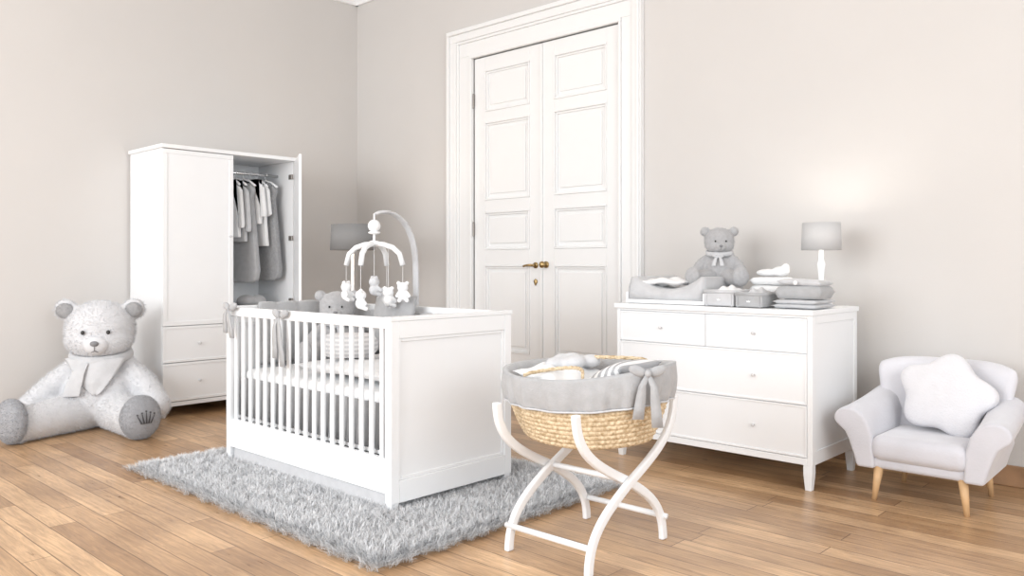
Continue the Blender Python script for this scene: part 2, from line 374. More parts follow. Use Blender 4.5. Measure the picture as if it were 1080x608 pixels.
def garment(kind,y,lab,m,tilt=0,sc=1.,vl=1.):
    r=root(kind,lab,'baby clothes',(RX,y,RZ),tilt,'baby clothes on the wardrobe rail')
    mb=MB()
    pts=[(.016*math.cos(a),0,.0+.016*math.sin(a)) for a in np.linspace(-.4,pi,8)]+[(-.016,0,-.01),(0,0,-.035),(0,0,-.05)]
    mb.tube(pts,.003,6); mb.tube([(-.13*sc,0,-.108),(-.07,0,-.066),(0,0,-.048),(.07,0,-.066),(.13*sc,0,-.108)],.010,8)
    mb.obj('hanger',WHITE,r,local=True,smooth=True,label='white hanger with chrome hook')
    if kind=='baby_shirt':
        half=[(.045,-.085),(.11,-.105),(.145,-.14),(.185,-.40),(.178,-.43),(.140,-.43),(.122,-.24),(.130,-.50)]
    elif kind=='baby_romper':
        half=[(.045,-.085),(.11,-.105),(.14,-.14),(.175,-.36),(.135,-.38),(.115,-.22),(.12,-.42),(.135,-.64),(.02,-.64),(.008,-.48)]
    else:
        half=[(.045,-.085),(.10,-.095),(.115,-.14),(.10,-.2),(.135,-.45),(.165,-.78),(.15,-.86),(.10,-.88)]
    poly=[(u*sc,v*vl) for u,v in half]+[(-u*sc,v*vl) for u,v in reversed(half)]
    th=.016 if kind!='sleeping_bag' else .026
    MB().prism(poly,lambda u,v,t:(u,t+.006*math.sin(14*u+9*v),v),-th,th).obj('fabric',m,r,local=True,bevel=.013,bseg=3)
for i,(k,y,l,m,vl,sc) in enumerate([('baby_shirt',3.30,'white cotton baby shirt on a hanger',WFAB,1.08,1.0),
  ('baby_shirt',3.355,'pale grey baby shirt on a hanger',LGREY,1.15,1.05),
  ('sleeping_bag',3.43,'long grey baby sleeping bag on a hanger',GREY,1.04,1.05),('baby_shirt',3.495,'white cotton baby shirt on a hanger',WFAB,.85,1.05),
  ('baby_romper',3.55,'white baby romper on a hanger',WFAB,.95,1.0),('sleeping_bag',3.635,'long knitted grey baby sleeping bag on a hanger',GREYD,1.02,1.08)]):
    garment(k,y,l,m,.22+random.uniform(-.05,.05),sc,vl)
bk=root('storage_basket','grey knitted storage basket inside the wardrobe','basket',(-6.25,3.48,.69))
mb=MB(); mb.lathe([(.11,0),(.125,.03),(.125,.12),(.12,.13),(.115,.12),(.11,.03),(.005,.02)],(-6.25,3.48,.692),28,1,1.3,cap=False); mb.obj('body',GREYD,bk,smooth=True)
fb=root('folded_blanket','grey folded blanket in the knitted basket','blanket',(-6.25,3.48,.80))
MB().ell((-6.25,3.44,.845),(.095,.08,.06)).ell((-6.23,3.53,.84),(.09,.07,.065)).obj('folded_cloth',GREY,fb,remesh=.012)

# ------------------------------------------------------------ bears
def bear(name,label,loc,rz,s,furm,footm,earm,legang=.62,leglen=.62,crown=False,headyaw=0,group=None,scarf=None,nfur=12000,big=False,tilt=.10):
    r=root(name,label,'teddy bear',loc,rz,group)
    def P(x,y,z): return (x*s,y*s,z*s)
    mb=MB()
    mb.ell(P(-.03,0,.25),P(.235,.265,.25)); mb.ell(P(-.035,0,.42),P(.155,.175,.18))
    H=Matrix.Rotation(headyaw,3,'Z')@Matrix.Rotation(tilt,3,'Y'); hc=Vector((0,0,.70))
    def hp(x,y,z): return tuple((hc+H@Vector((x,y,z)))*s)
    mb.ell(hp(0,0,.005),P(.20,.232,.205),H); mb.ell(hp(.045,0,-.055),P(.18,.225,.14),H)
    for sg in (1,-1):
        mb.ell(hp(-.02,sg*.218,.145),P(.038,.080,.078),H)
        a1=(.02,sg*.27,.33) if not big else (.03,sg*.30,.31); a2=(.18,sg*.36,.17) if not big else (.15,sg*.41,.17)
        mb.cap(P(-.02,sg*.14,.44),P(*a1),.088*s,.088*s); mb.cap(P(*a1),P(*a2),.088*s,.095*s)
        dx,dy=math.cos(legang*sg),math.sin(legang*sg)
        mb.cap(P(.05,sg*.10,.14),P(dx*leglen*.8,dy*leglen*.8,.12),.145*s,.112*s)
        mb.ell(P(dx*leglen*.93,dy*leglen*.93,.135),P(.085,.12,.135),Matrix.Rotation(legang*sg,3,'Z'))
    rec=list(mb.rec)
    body=mb.obj('body',furm,r,local=True,remesh=.014*s if s>.3 else .012*s,sm=6)
    furry(rec,nfur,.024*s if big else .035*s,.0016,furm,body)
    MB().ell(hp(.195,0,-.06),P(.065,.085,.065),H).obj('muzzle',furm,r,local=True,smooth=True)
    MB().ell(hp(.258,0,-.035),P(.018,.028,.019),H).obj('nose',NOSE,r,local=True,smooth=True)
    MB().tube([hp(.264,0,-.05),hp(.260,0,-.085),hp(.25,-.022,-.098)],.003*s,6).tube([hp(.260,0,-.085),hp(.25,.022,-.098)],.003*s,6).obj('mouth',NOSE,r,local=True)
    for sg in (1,-1):
        MB().ell(hp(.198,sg*.080,.030),P(.015,.013,.015),H).obj('eye',BLACK,r,local=True,smooth=True)
        e_=MB().ell(hp(.012,sg*.222,.145),P(.022,.055,.052),H); er=list(e_.rec)
        eo=e_.obj('inner_ear',earm,r,local=True,smooth=True)
        if big: furry(er,2500,.014*s,.0016,earm,eo)
        R=Matrix.Rotation(legang*sg,3,'Z'); dx,dy=math.cos(legang*sg),math.sin(legang*sg)
        fc=Vector(P(dx*leglen*.98,dy*leglen*.98,.148))
        f_=MB().ell(fc,P(.078,.132,.146),R); fr=list(f_.rec)
        fo=f_.obj('foot',footm,r,local=True,smooth=True,label='grey plush foot')
        if big: furry(fr,12000,.012*s,.0014,footm,fo)
        if crown and sg==1:
            def proj(u,v):
                q=max(0,1-(u/.132)**2-(v/.146)**2); w=.078*math.sqrt(q)+.012
                return fc+R@Vector((w*s,u*s,v*s))
            mb=MB()
            def quad(a,b,c,d,n=4):
                for i in range(n):
                    for j in range(n):
                        def lp(p,q): 
                            return tuple((a[k]*(1-p)+b[k]*p)*(1-q)+(d[k]*(1-p)+c[k]*p)*q for k in (0,1))
                        mb.f([mb.v(proj(*lp(x_,y_))) for x_,y_ in ((i/n,j/n),((i+1)/n,j/n),((i+1)/n,(j+1)/n),(i/n,(j+1)/n))])
            for k in range(5):
                b0=-.036+k*.0145; tx=-.056+k*.028; hh=.022+.010*(2-abs(k-2))
                quad((b0,-.032),(b0+.0145,-.032),(tx+.003,hh),(tx-.003,hh))
                quad((tx-.006,hh+.002),(tx+.006,hh+.002),(tx+.006,hh+.013),(tx-.006,hh+.013),2)
            mb.obj('crown_emblem',DARK,fo,local=True,label='dark embroidered crown emblem')
    if scarf:
        mb=MB()
        mb.tube([P(-.015+.175*math.cos(t),.195*math.sin(t),.52-.035*math.cos(t)) for t in np.linspace(0,2*pi,28,endpoint=False)],.036*s,10,closed=True,asp=.5)
        if not big: mb.ell(P(.165,0,.455),P(.025,.03,.025))
        mb.obj('scarf',scarf,r,local=True,smooth=True)
        if big:
            mb=MB()
            def nk_(u,v):
                hw=.19*(1-v)**.8*1.0+.012; y=(2*u-1)*hw+.03*v
                z=.51-.25*v; x=.165+.055*min(1,v*1.6)-.06*(abs(2*u-1)**2)*(1-v)+.004*math.sin(9*u+6*v)
                return P(x,y,z)
            mb.grid(nk_,16,14); mb.obj('scarf_tail',scarf,r,local=True,smooth=True,solid=.008)
            mb=MB()
            pts=[P(.18,-.05,.48),P(.215,-.08,.42),P(.240,-.10,.34),P(.25,-.12,.26)]
            mb.ribbon(pts,(0,1,0),[.05*s,.08*s,.10*s,.11*s],.010*s); mb.obj('scarf_end',scarf,r,local=True,smooth=True,bevel=.003*s)
        else:
            mb=MB()
            for sg in (1,-1):
                pts=[P(.17,sg*.02,.455),P(.200,sg*.04,.41),P(.220,sg*.055,.36),P(.23,sg*.065,.31)]
                mb.ribbon(pts,(0,1,0),[.03*s,.05*s,.06*s,.065*s],.010*s)
                mb.ell(P(.175,sg*.05,.462),P(.022,.04,.026),Matrix.Rotation(sg*.3,3,'X'))
            mb.obj('bow',scarf,r,local=True,smooth=True,bevel=.003*s)
    return r
bear('teddy_bear','giant pale plush teddy bear sitting on the floor, grey feet',(-6.06,2.21,0),math.radians(-36),.99,FUR,FURG,FURG2,legang=.66,leglen=.65,crown=True,headyaw=.12,scarf=LGREY,nfur=200000,big=True,tilt=.18)
# ------------------------------------------------------------ rug
rg=root('rug','thick silver-grey shaggy rug under the crib','rug',(-3.53,2.65,0)); 
RX0,RX1,RY0,RY1=-4.69,-2.39,1.82,3.46
B(RX0+.07,RX1-.07,RY0+.07,RY1-.07,.001,.010).obj('backing',LGREY,rg)
N=210000
px=rng.uniform(RX0,RX1,N); py=rng.uniform(RY0,RY1,N)
jit=np.abs(rng.normal(0,.022,N))
ex=.012*np.sin(py*31)+.014*np.sin(py*77+1)+.010*np.sin(py*131)+jit; ey=.012*np.sin(px*29)+.014*np.sin(px*71)+.010*np.sin(px*127)+jit
inside=((px>-4.33)&(px<-3.02)&(py>2.40)&(py<3.02))|(px<RX0+.02+ex)|(px>RX1-.02-ex)|(py<RY0+.02+ey)|(py>RY1-.02-ey)
px=px[~inside]; py=py[~inside]; N=len(px)
gi=np.floor((px+.008*np.sin(py*90))/.016).astype(int); gj=np.floor((py+.008*np.sin(px*90))/.016).astype(int)
h1=np.abs(np.sin(gi*12.9898+gj*78.233)*43758.5453)%1; h3=np.abs(np.sin(gi*39.346+gj*11.135)*24634.6345)%1
an=h1*2*pi+rng.normal(0,.75,N); ln=rng.uniform(.036,.060,N)*(.88+.24*h3); wdt=rng.uniform(.0013,.0027,N)
lean=rng.uniform(.35,1.15,N)
lxm=(px-RX0<.08)*-1.+(RX1-px<.08)*1.; lym=(py-RY0<.08)*-1.+(RY1-py<.08)*1.
edge=(lxm!=0)|(lym!=0); oa=np.arctan2(lym,lxm)
an=np.where(edge,oa+rng.normal(0,.8,N),an)
d=np.stack([np.cos(an),np.sin(an)],1); pp=np.stack([-d[:,1],d[:,0]],1)
V=np.zeros((N,8,3)); bx=np.stack([px,py],1)
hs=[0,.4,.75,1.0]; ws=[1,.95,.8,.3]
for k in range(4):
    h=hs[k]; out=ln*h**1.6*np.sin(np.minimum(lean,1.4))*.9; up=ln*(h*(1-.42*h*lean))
    up=np.maximum(up,.002)
    cx=bx+d*out[:,None]
    for e,sg in enumerate((-1,1)):
        V[:,k*2+e,:2]=cx+pp*(sg*wdt*ws[k]/2)[:,None]; V[:,k*2+e,2]=.008+up*(np.where(edge,.75,1.))
base=(np.arange(N)*8)[:,None]
quads=np.concatenate([base+np.array([[0,1,3,2]]),base+np.array([[2,3,5,4]]),base+np.array([[4,5,7,6]])],0)
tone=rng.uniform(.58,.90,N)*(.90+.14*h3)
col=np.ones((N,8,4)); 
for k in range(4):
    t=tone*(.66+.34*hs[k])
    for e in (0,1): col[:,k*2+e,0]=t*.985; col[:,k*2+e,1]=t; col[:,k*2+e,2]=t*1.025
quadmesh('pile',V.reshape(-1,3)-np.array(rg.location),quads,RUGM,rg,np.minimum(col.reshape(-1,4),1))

# ------------------------------------------------------------ crib
CX0,CX1,CY0,CY1,CZ=-4.43,-2.905,2.31,3.11,.913
cr=root('crib','white wooden baby crib with slatted sides and solid ends','crib',((CX0+CX1)/2,(CY0+CY1)/2,.012))
CB=.100; CE=.058
def endp(x0,x1,name,outer):
    mb=B(x0,x1,CY0,CY0+.05,CE,CZ-.02).box(x0,x1,CY1-.05,CY1,CE,CZ-.02).box(x0,x1,CY0+.05,CY1-.05,CE,.16).box(x0,x1,CY0+.05,CY1-.05,CZ-.10,CZ-.02)
    c=(x0+x1)/2
    mb.box(c-.008,c+.008,CY0+.05,CY1-.05,.16,CZ-.10)
    for sx in (-1,1):
        xa=c+sx*.008; xb=c+sx*.016
        mb.box(xa,xb,CY0+.05,CY0+.066,.16,CZ-.10).box(xa,xb,CY1-.066,CY1-.05,.16,CZ-.10).box(xa,xb,CY0+.066,CY1-.066,.16,.176).box(xa,xb,CY0+.066,CY1-.066,CZ-.116,CZ-.10)
    mb.box(x0-.004,x1+.004,CY0-.006,CY1+.006,CZ-.02,CZ)
    return mb.obj(name,WHITE,cr,bevel=.003)
endp(CX1-.045,CX1,'headboard',1); endp(CX0,CX0+.045,'footboard',-1)
def side(y0,y1):
    a=CX0+.046; b=CX1-.046; yc=(y0+y1)/2
    mb=B(a,b,y0,y1,CZ-.055,CZ-.004).box(a,b,y0,y1,CB,.262)
    n=18
    for i in range(n):
        x=a+(i+.5)*(b-a)/n; mb.box(x-.0135,x+.0135,yc-.007,yc+.007,.25,CZ-.05)
    return mb.obj('side_panel',WHITE,cr,bevel=.003)
side(CY0+.004,CY0+.032); side(CY1-.032,CY1-.004)
for xx in (CX0+.025,CX1-.025):
    for yy in (CY0+.027,CY1-.027):
        mb=MB(); mb.M=Matrix.Translation((xx,yy,0))
        q=[[(sx*w,sy*w,z) for sx,sy in ((-1,-1),(1,-1),(1,1),(-1,1))] for w,z in ((.022,CE),(.014,.012))]
        mb.rings(q); mb.obj('leg',WHITE,cr,bevel=.002)
B(CX0+.06,CX1-.06,CY0+.045,CY1-.045,.262,.28).obj('mattress_base',WHITE,cr)
B(CX0+.06,CX1-.06,CY0+.016,CY1-.04,.014,CB-.001).obj('under_bed_drawer',LGREY,cr,bevel=.008,label='low pale grey drawer below the crib')
mt=root('mattress','white sheeted crib mattress with a pleated grey skirt','mattress',((CX0+CX1)/2,2.71,.28))
B(CX0+.075,CX1-.075,CY0+.075,CY1-.075,.285,.545).obj('body',WFAB,mt,bevel=.03,bseg=4)
def skirt(y,sg):
    a=CX0+.07;b=CX1-.07
    return lambda u,v:(a+(b-a)*u, y+sg*(.006+.010*(1-v))*math.sin(u*2*pi*30+.6*math.sin(u*40)), .285+.215*v)
MB().grid(skirt(CY0+.055,1),400,3).grid(skirt(CY1-.055,1),200,3).obj('pleated_skirt',GREY,mt,smooth=True,solid=.003)
dv=root('duvet','white cotton duvet spread over the crib mattress','duvet',(-3.45,2.71,.545))
MB().pillow(.92,.60,.085,Matrix.Translation((-3.45,2.71,.605)),wr=.012).obj('cloth',WFAB,dv,smooth=True)
bu=root('crib_bumper','padded grey crib bumper tied with bows','crib bumper',(-4.34,2.71,.55))
path=[(-3.95,CY0+.065),(-4.2,CY0+.062),(-4.32,CY0+.075),(-4.352,CY0+.12),(-4.355,2.71),(-4.352,CY1-.12),(-4.32,CY1-.075),(-4.2,CY1-.062),(-3.3,CY1-.062)]
mb=MB()
def seg_pts(path,n):
    P_=[Vector(p) for p in path]; L=[0]
    for i in range(1,len(P_)): L.append(L[-1]+(P_[i]-P_[i-1]).length)
    out=[]
    for k in range(n+1):
        t=L[-1]*k/n
        for i in range(1,len(P_)):
            if t<=L[i]+1e-6: out.append(P_[i-1].lerp(P_[i],(t-L[i-1])/(L[i]-L[i-1]))); break
    return out
sp=seg_pts(path,140)
rs=[]
for i,p in enumerate(sp):
    t=(sp[min(i+1,len(sp)-1)]-sp[max(i-1,0)]).normalized(); nn=Vector((-t.y,t.x))
    q=abs(math.sin(i*pi/10))**.6*.6+.4
    th=.018*q; zt=(.935 if p.x<-4.1 else .88)-.012*(1-q)
    rs.append([(p.x+nn.x*a,p.y+nn.y*a,z) for a,z in ((-th,.58),(-th,(zt+.58)/2),(-th*.7,zt-.01),(0,zt),(th*.7,zt-.01),(th,(zt+.58)/2),(th,.58),(0,.56))])
mb.rings(rs[32:]); mb.obj('padding',GREY,bu,smooth=True)
def bow(parent,c,sz,wdir,tl,m,nd=(0,-1,0),local=False):
    c=Vector(c); w=Vector(wdir).normalized(); n=Vector(nd); mb=MB()
    up=Vector((0,0,1))
    R=Matrix((w,n,up)).transposed()
    for sg in (1,-1):
        R2=R@Matrix.Rotation(-sg*.35,3,'Y')
        mb.ell(c+w*sg*sz*.55+up*sz*.12,(sz*.55,sz*.2,sz*.3),R2,14,8)
        pts=[c+n*.012]+[c+w*sg*(sz*.25+.02*t)+n*(.014+.006*math.sin(5*t))-up*(tl*t*(1 if sg>0 else .85)) for t in (.25,.5,.75,1)]
        mb.ribbon(pts,w,[sz*.25,sz*.4,sz*.55,sz*.6,sz*.65],.006)
    mb.ell(c+n*.012,(sz*.2,sz*.22,sz*.22),R,12,8)
    return mb.obj('bow',m,parent,smooth=True,local=local)
bow(bu,(-3.815,CY0-.018,.885),.07,(1,0,0),.27,GREY)
bow(bu,(-4.345,CY0-.022,.905),.07,(1,-.0,0),.17,GREY)
bear('teddy_bear','small grey plush teddy bear sitting in the crib',(-4.13,2.87,.575),math.radians(-40),.46,FURG2,FURG2,FURG2,scarf=LGREY,group='grey plush bears')
cu=root('cushion','square grey cushion leaning on the crib side','cushion',(-3.72,2.97,.56))
MB().pillow(.38,.34,.08,Matrix.Translation((-3.72,2.965,.81))@Matrix.Rotation(math.radians(78),4,'X')).obj('cover',GREY,cu,smooth=True)
for i,(x,y,w_) in enumerate(((-3.62,2.60,.30),(-3.22,2.76,.26))):
    c2=root('cushion','round pale grey striped cushion on the duvet','cushion',(x,y,.655))
    mb=MB(); mb.lathe([(.02,0),(w_*.42,.005),(w_*.5,.04),(w_*.5,.08),(w_*.42,.12),(.02,.125)],(x,y,.657),30); mb.obj('cover',STRP2,c2,smooth=True)
# ------------------------------------------------------------ mobile
mo=root('crib_mobile','white musical crib mobile with small plush animals','baby mobile',(-3.724,3.14,.86))
ax,ay=-3.724,3.15
arm=[(ax,ay,.72),(ax,ay,.9),(ax,ay,1.1),(ax,ay-.005,1.22),(ax,ay-.035,1.33),(ax,ay-.09,1.41),(ax,ay-.17,1.455),(ax,ay-.25,1.462),(ax,ay-.31,1.44)]
MB().tube(arm,.026,12,asp=.45,ref=(1,0,0)).obj('arm',LGREY,mo,smooth=True,sub=1,label='pale grey curved mobile arm')
B(ax-.03,ax+.03,CY1+.001,ay+.025,.80,.90).obj('clamp',WHITE,mo,bevel=.008,bseg=3)
hx_,hy_=ax,ay-.31
MB().cyl((hx_,hy_,1.445),(hx_,hy_,1.40),.005,seg=8).ell((hx_,hy_,1.375),.036).ell((hx_,hy_,1.336),(.034,.034,.010)).obj('music_box',WHITE,mo,smooth=True)
mb=MB()
mb.cyl((hx_,hy_,1.335),(hx_,hy_,1.27),.007,seg=8).ell((hx_,hy_,1.275),(.036,.036,.018))
ends=[]; RM=.175
for k in range(4):
    a=math.radians(28+90*k); c_,s_=math.cos(a),math.sin(a)
    pts=[(hx_+c_*r_*RM,hy_+s_*r_*RM,z) for r_,z in ((0,1.272),(.33,1.268),(.66,1.25),(.89,1.215),(1,1.15))]
    mb.tube(pts,.0155,8,ref=(0,0,1)); ends.append((hx_+c_*RM,hy_+s_*RM)); 
mb.obj('cross_arms',WHITE,mo,smooth=True)
toys=[(ex,ey,1.15,1.06-.04*(k%2)) for k,(ex,ey) in enumerate(ends)]+[(hx_,hy_,1.27,1.09)]+[((hx_*.5+ends[k][0]*.5),(hy_*.5+ends[k][1]*.5),1.258,1.03+.02*(k%2)) for k in (0,)]
for k,(ex,ey,z0,zb) in enumerate(toys):
    MB().cyl((ex,ey,z0),(ex,ey,zb-.01),.0012,seg=5).obj('hanging_cord',WFAB,mo)
    mb=MB(); a=-.6+k*.5; R=Matrix.Rotation(a,3,'Z'); c=Vector((ex,ey,zb-.035)); q=1.0
    mb.ell(c,(.030*q,.031*q,.029*q)); mb.ell(c+Vector((0,0,-.045*q)),(.028*q,.030*q,.032*q))
    for sg in (1,-1):
        mb.ell(c+R@Vector((0,sg*.024,.024))*q,.012*q,seg=10,rg=8); mb.cap(c+R@Vector((0.01,sg*.022,-.03))*q,c+R@Vector((.025,sg*.034,-.048))*q,.010*q,.010*q); mb.cap(c+R@Vector((.005,sg*.014,-.065))*q,c+R@Vector((.03,sg*.022,-.074))*q,.012*q,.012*q)
    mb.obj('plush_figure',WFAB if k%3!=1 else LGREY,mo,remesh=.004,sm=2,label='tiny white plush bear' if k%3!=1 else 'tiny grey plush bear')

# ------------------------------------------------------------ lamps
def lamp(name,label,x,y,z0,zs0,zs1,rad,on,shm,lc=(1,.94,.86)):
    r=root(name,label,'lamp',(x,y,z0))
    if z0<.5:
        prof=[(.0,0),(.14,0),(.14,.015),(.10,.03),(.025,.045),(.016,.07),(.013,.3),(.018,.5),(.018,.52),(.013,.54),(.013,zs0-z0+.03),(0,zs0-z0+.03)]
    else:
        h=zs0-z0
        prof=[(0,0),(.06,0),(.062,.012),(.05,.02),(.03,.03),(.018,.045),(.022,.07),(.03,.09),(.022,.115),(.013,.13),(.017,h*.6),(.022,h*.75),(.014,h*.85),(.011,h+.03),(0,h+.03)]
    MB().lathe([(max(a,.0005),b) for a,b in prof],(x,y,z0),24).obj('base',WHITE,r,smooth=True,label='turned white lamp base')
    mb=MB(); mb.rings([[(x+q*math.cos(t),y+q*math.sin(t),z) for t in np.linspace(0,2*pi,40,endpoint=False)] for q,z in ((rad,zs0),(rad*.95,zs1))],cap=False)
    mb.obj('lamp_shade',shm,r,smooth=True,solid=.003,label='grey fabric drum shade')
    MB().ell((x,y,(zs0+zs1)/2-.02),(.022,.022,.03)).obj('bulb',mat('frosted_bulb_'+name,(.9,.88,.8),.3),r,smooth=True)
    if on:
        l=bpy.data.lights.new('bulb_light','POINT'); l.energy=on; l.color=lc; l.shadow_soft_size=.04
        lo=bpy.data.objects.new('bulb_light',l); lo.location=(x,y,zs1-.05); link(lo)
lamp('table_lamp','small white table lamp with pale grey shade on the dresser',-1.825,4.50,.92,1.235,1.388,.106,3.0,SHADE)
lamp('floor_lamp','white floor lamp with grey drum shade in the corner',-5.30,3.83,0,1.27,1.473,.175,6,SHADE2,(1,.78,.58))

# ------------------------------------------------------------ dresser
DX0,DX1,DY0,DY1=-2.885,-1.685,4.03,4.64
ds=root('dresser','white lacquered dresser with four drawers','dresser',((DX0+DX1)/2,(DY0+DY1)/2,0))
B(DX0-.012,DX1+.012,DY0-.015,DY1+.015,.893,.92).obj('top_board',WHITE,ds,bevel=.003)
mb=B(DX0,DX0+.022,DY0+.02,DY1,.13,.893).box(DX1-.022,DX1,DY0+.02,DY1,.13,.893).box(DX0+.022,DX1-.022,DY1-.012,DY1,.13,.893).box(DX0+.022,DX1-.022,DY0+.02,DY1-.012,.13,.15)
mb.box(DX1,DX1+.006,DY0+.0,DY0+.045,.13,.893).box(DX1,DX1+.006,DY1-.045,DY1,.13,.893).box(DX1,DX1+.006,DY0+.045,DY1-.045,.13,.20).box(DX1,DX1+.006,DY0+.045,DY1-.045,.85,.893)
mb.box(DX0,DX0+.022,DY0,DY0+.02,.13,.893).box(DX1-.022,DX1,DY0,DY0+.02,.13,.893).box(DX0+.022,DX1-.022,DY0,DY0+.02,.13,.165).box(DX0+.022,DX1-.022,DY0,DY0+.02,.88,.893)
mb.box(DX0+.022,DX1-.022,DY0+.013,DY0+.02,.165,.88)
mb.obj('body',WHITE,ds,bevel=.002)
for xx in (DX0+.022,DX1-.020):
    for yy in (DY0+.024,DY1-.024):
        mb=MB(); mb.M=Matrix.Translation((xx,yy,0))
        mb.rings([[(sx*w,sy*w,z) for sx,sy in ((-1,-1),(1,-1),(1,1),(-1,1))] for w,z in ((.023,.13),(.023,.085),(.016,.0))]); mb.obj('leg',WHITE,ds,bevel=.002)
def ddr(a,b,z0,z1,kn):
    mb=B(a,b,DY0+.004,DY0+.013,z0,z1); fw=.010
    mb.box(a,b,DY0-.001,DY0+.006,z0,z0+fw).box(a,b,DY0-.001,DY0+.006,z1-fw,z1).box(a,a+fw,DY0-.001,DY0+.006,z0+fw,z1-fw).box(b-fw,b,DY0-.001,DY0+.006,z0+fw,z1-fw)
    o=mb.obj('drawer',WHITE,ds,bevel=.0015); zk=(z0+z1)/2
    for k in kn: MB().cyl((k,DY0+.006,zk),(k,DY0-.012,zk),.004).ell((k,DY0-.015,zk),(.009,.007,.009),seg=14).obj('knob',KNOB,o,smooth=True)
a,b=DX0+.024,DX1-.024; m_=(a+b)/2
ddr(a,m_-.002,.70,.877,[(a+m_)/2]); ddr(m_+.002,b,.70,.877,[(b+m_)/2])
ddr(a,b,.436,.696,[(a+m_)/2,(b+m_)/2]); ddr(a,b,.168,.432,[(a+m_)/2,(b+m_)/2])
cm=root('changing_mat','thick pale grey padded changing mat on a white tray','changing mat',(-2.60,4.38,.92))
B(-2.87,-2.33,4.10,4.62,.922,.945).box(-2.87,-2.855,4.10,4.62,.945,.99).box(-2.345,-2.33,4.10,4.62,.945,.99).box(-2.855,-2.345,4.605,4.62,.945,.99).obj('tray',WHITE,cm,bevel=.004)
mb=MB()
rs=[]
for y in np.linspace(4.105,4.60,18):
    e_=min(1.,(y-4.095)/.035)**.5
    ring=[]
    for t in np.linspace(0,1,24):
        x=-2.85+.50*t; q=abs(2*t-1); ring.append((x,y,.947+(.062+.090*q**2.2*(1 if q<.95 else .78))*e_))
    ring+= [(-2.35,y,.946),(-2.85,y,.946)]
    rs.append(ring)
mb.rings(rs); mb.obj('pad',LGREY,cm,smooth=True)
tw=root('towel','white towel spread on the changing mat','towel',(-2.66,4.24,1.01))
MB().pillow(.32,.20,.04,Matrix.Translation((-2.65,4.24,1.05)),wr=.012).obj('cloth',WFAB,tw,smooth=True)
bear('teddy_bear','small grey knitted teddy bear slumped on the changing mat',(-2.435,4.46,1.025),math.radians(-66),.39,FURG2,FURG2,GREY,scarf=LGREY,headyaw=.2,group='grey plush bears',tilt=.2)
def fbox(x0,x1,y0,y1,h,lab,m,lid=True):
    r=root('storage_basket',lab,'storage basket',((x0+x1)/2,(y0+y1)/2,.92),0,'fabric baskets on the dresser')
    t=.014; z=.922
    B(x0,x1,y0,y1,z,z+.01).box(x0,x0+t,y0,y1,z,z+h).box(x1-t,x1,y0,y1,z,z+h).box(x0+t,x1-t,y0,y0+t,z,z+h).box(x0+t,x1-t,y1-t,y1,z,z+h).obj('body',m,r,bevel=.010,bseg=3)
    mb=MB(); mb.tube([(x0+.004,y0+.004,z+h),(x1-.004,y0+.004,z+h),(x1-.004,y1-.004,z+h),(x0+.004,y1-.004,z+h)],.011,10,closed=True,ref=(0,0,1)); mb.obj('rolled_rim',m,r,smooth=True)
    cx=(x0+x1)/2; cz=z+h*.45; y=y0-.002
    MB().prism([(cx-.009,cz-.004),(cx+.009,cz-.004),(cx+.012,cz+.007),(cx+.005,cz+.001),(cx,cz+.009),(cx-.005,cz+.001),(cx-.012,cz+.007)],lambda u,v,t:(u,t,v),y-.002,y+.003).obj('crown_emblem',WFAB,r,label='tiny white crown emblem')
    return r
fbox(-2.315,-2.135,4.07,4.29,.080,'pale grey padded fabric storage basket with a rolled rim',LGREY)
fbox(-2.12,-1.965,4.06,4.28,.070,'low grey padded fabric storage basket',GREY)
for nm,lab,x,y,z,w,h,t,m in (('washcloth','soft white washcloth in the fabric basket',-2.225,4.18,.985,.135,.18,.085,WFAB),('washcloth','soft pale grey washcloth in the fabric basket',-2.04,4.17,.978,.115,.18,.08,LGREY)):
    r=root(nm,lab,'washcloth',(x,y,z-.03),0,'washcloths in the baskets'); MB().pillow(w,h,t,Matrix.Translation((x,y,z)),wr=.014).obj('cloth',m,r,smooth=True)
def stack(name,lab,cat,x,y,z,w,d_,ths,mats,rz=0,group=None,lay=2):
    for i,(t,m) in enumerate(zip(ths,mats)):
        r=root(name,lab[i] if isinstance(lab,list) else lab,cat,(x,y,z),rz+random.uniform(-.08,.08),group)
        mb=MB(); n=lay; q=t/n
        for k in range(n):
            mb.pillow(w-.008*k,d_-.006*(k%2),q*.98,Matrix.Translation((0,0,q*(k+.5)+.001)),n=12,p=10,e=.35,wr=.001)
        mb.obj('folded_cloth',m,r,local=True,smooth=True)
        z+=t+.002
stack('folded_blanket','pale grey folded blanket','blanket',-1.80,4.21,.922,.25,.26,[.045],[LGREY],.05,'folded blankets on the dresser')
fb2=root('fabric_box','padded grey fabric toiletry box with a soft lid','box',(-1.80,4.22,.970))
MB().pillow(.25,.23,.072,Matrix.Translation((-1.80,4.22,1.006))@Matrix.Rotation(.08,4,'Z'),n=16,p=9,e=.35).obj('box_body',GREY,fb2,smooth=True)
MB().pillow(.235,.215,.035,Matrix.Translation((-1.80,4.225,1.058))@Matrix.Rotation(.08,4,'Z')@Matrix.Rotation(.05,4,'Y'),n=16,p=6,e=.4).obj('lid',LGREY,fb2,smooth=True)
MB().ell((-1.80,4.10,1.058),(.012,.006,.012),seg=12,rg=8).obj('button',WFAB,fb2,smooth=True)
stack('folded_towel','white folded towel stacked behind the baskets','towel',-2.09,4.45,.922,.20,.18,[.06,.05,.045],[WFAB,WFAB,WFAB],0,'folded towels on the dresser',lay=1)
bt=root('bib','crumpled soft white bib on the towels','bib',(-2.08,4.44,1.09))
MB().ell((-2.11,4.44,1.107),(.07,.06,.022)).ell((-2.04,4.45,1.115),(.05,.05,.03)).ell((-2.01,4.45,1.137),(.02,.03,.025)).obj('cloth',WFAB,bt,remesh=.007,sm=3)

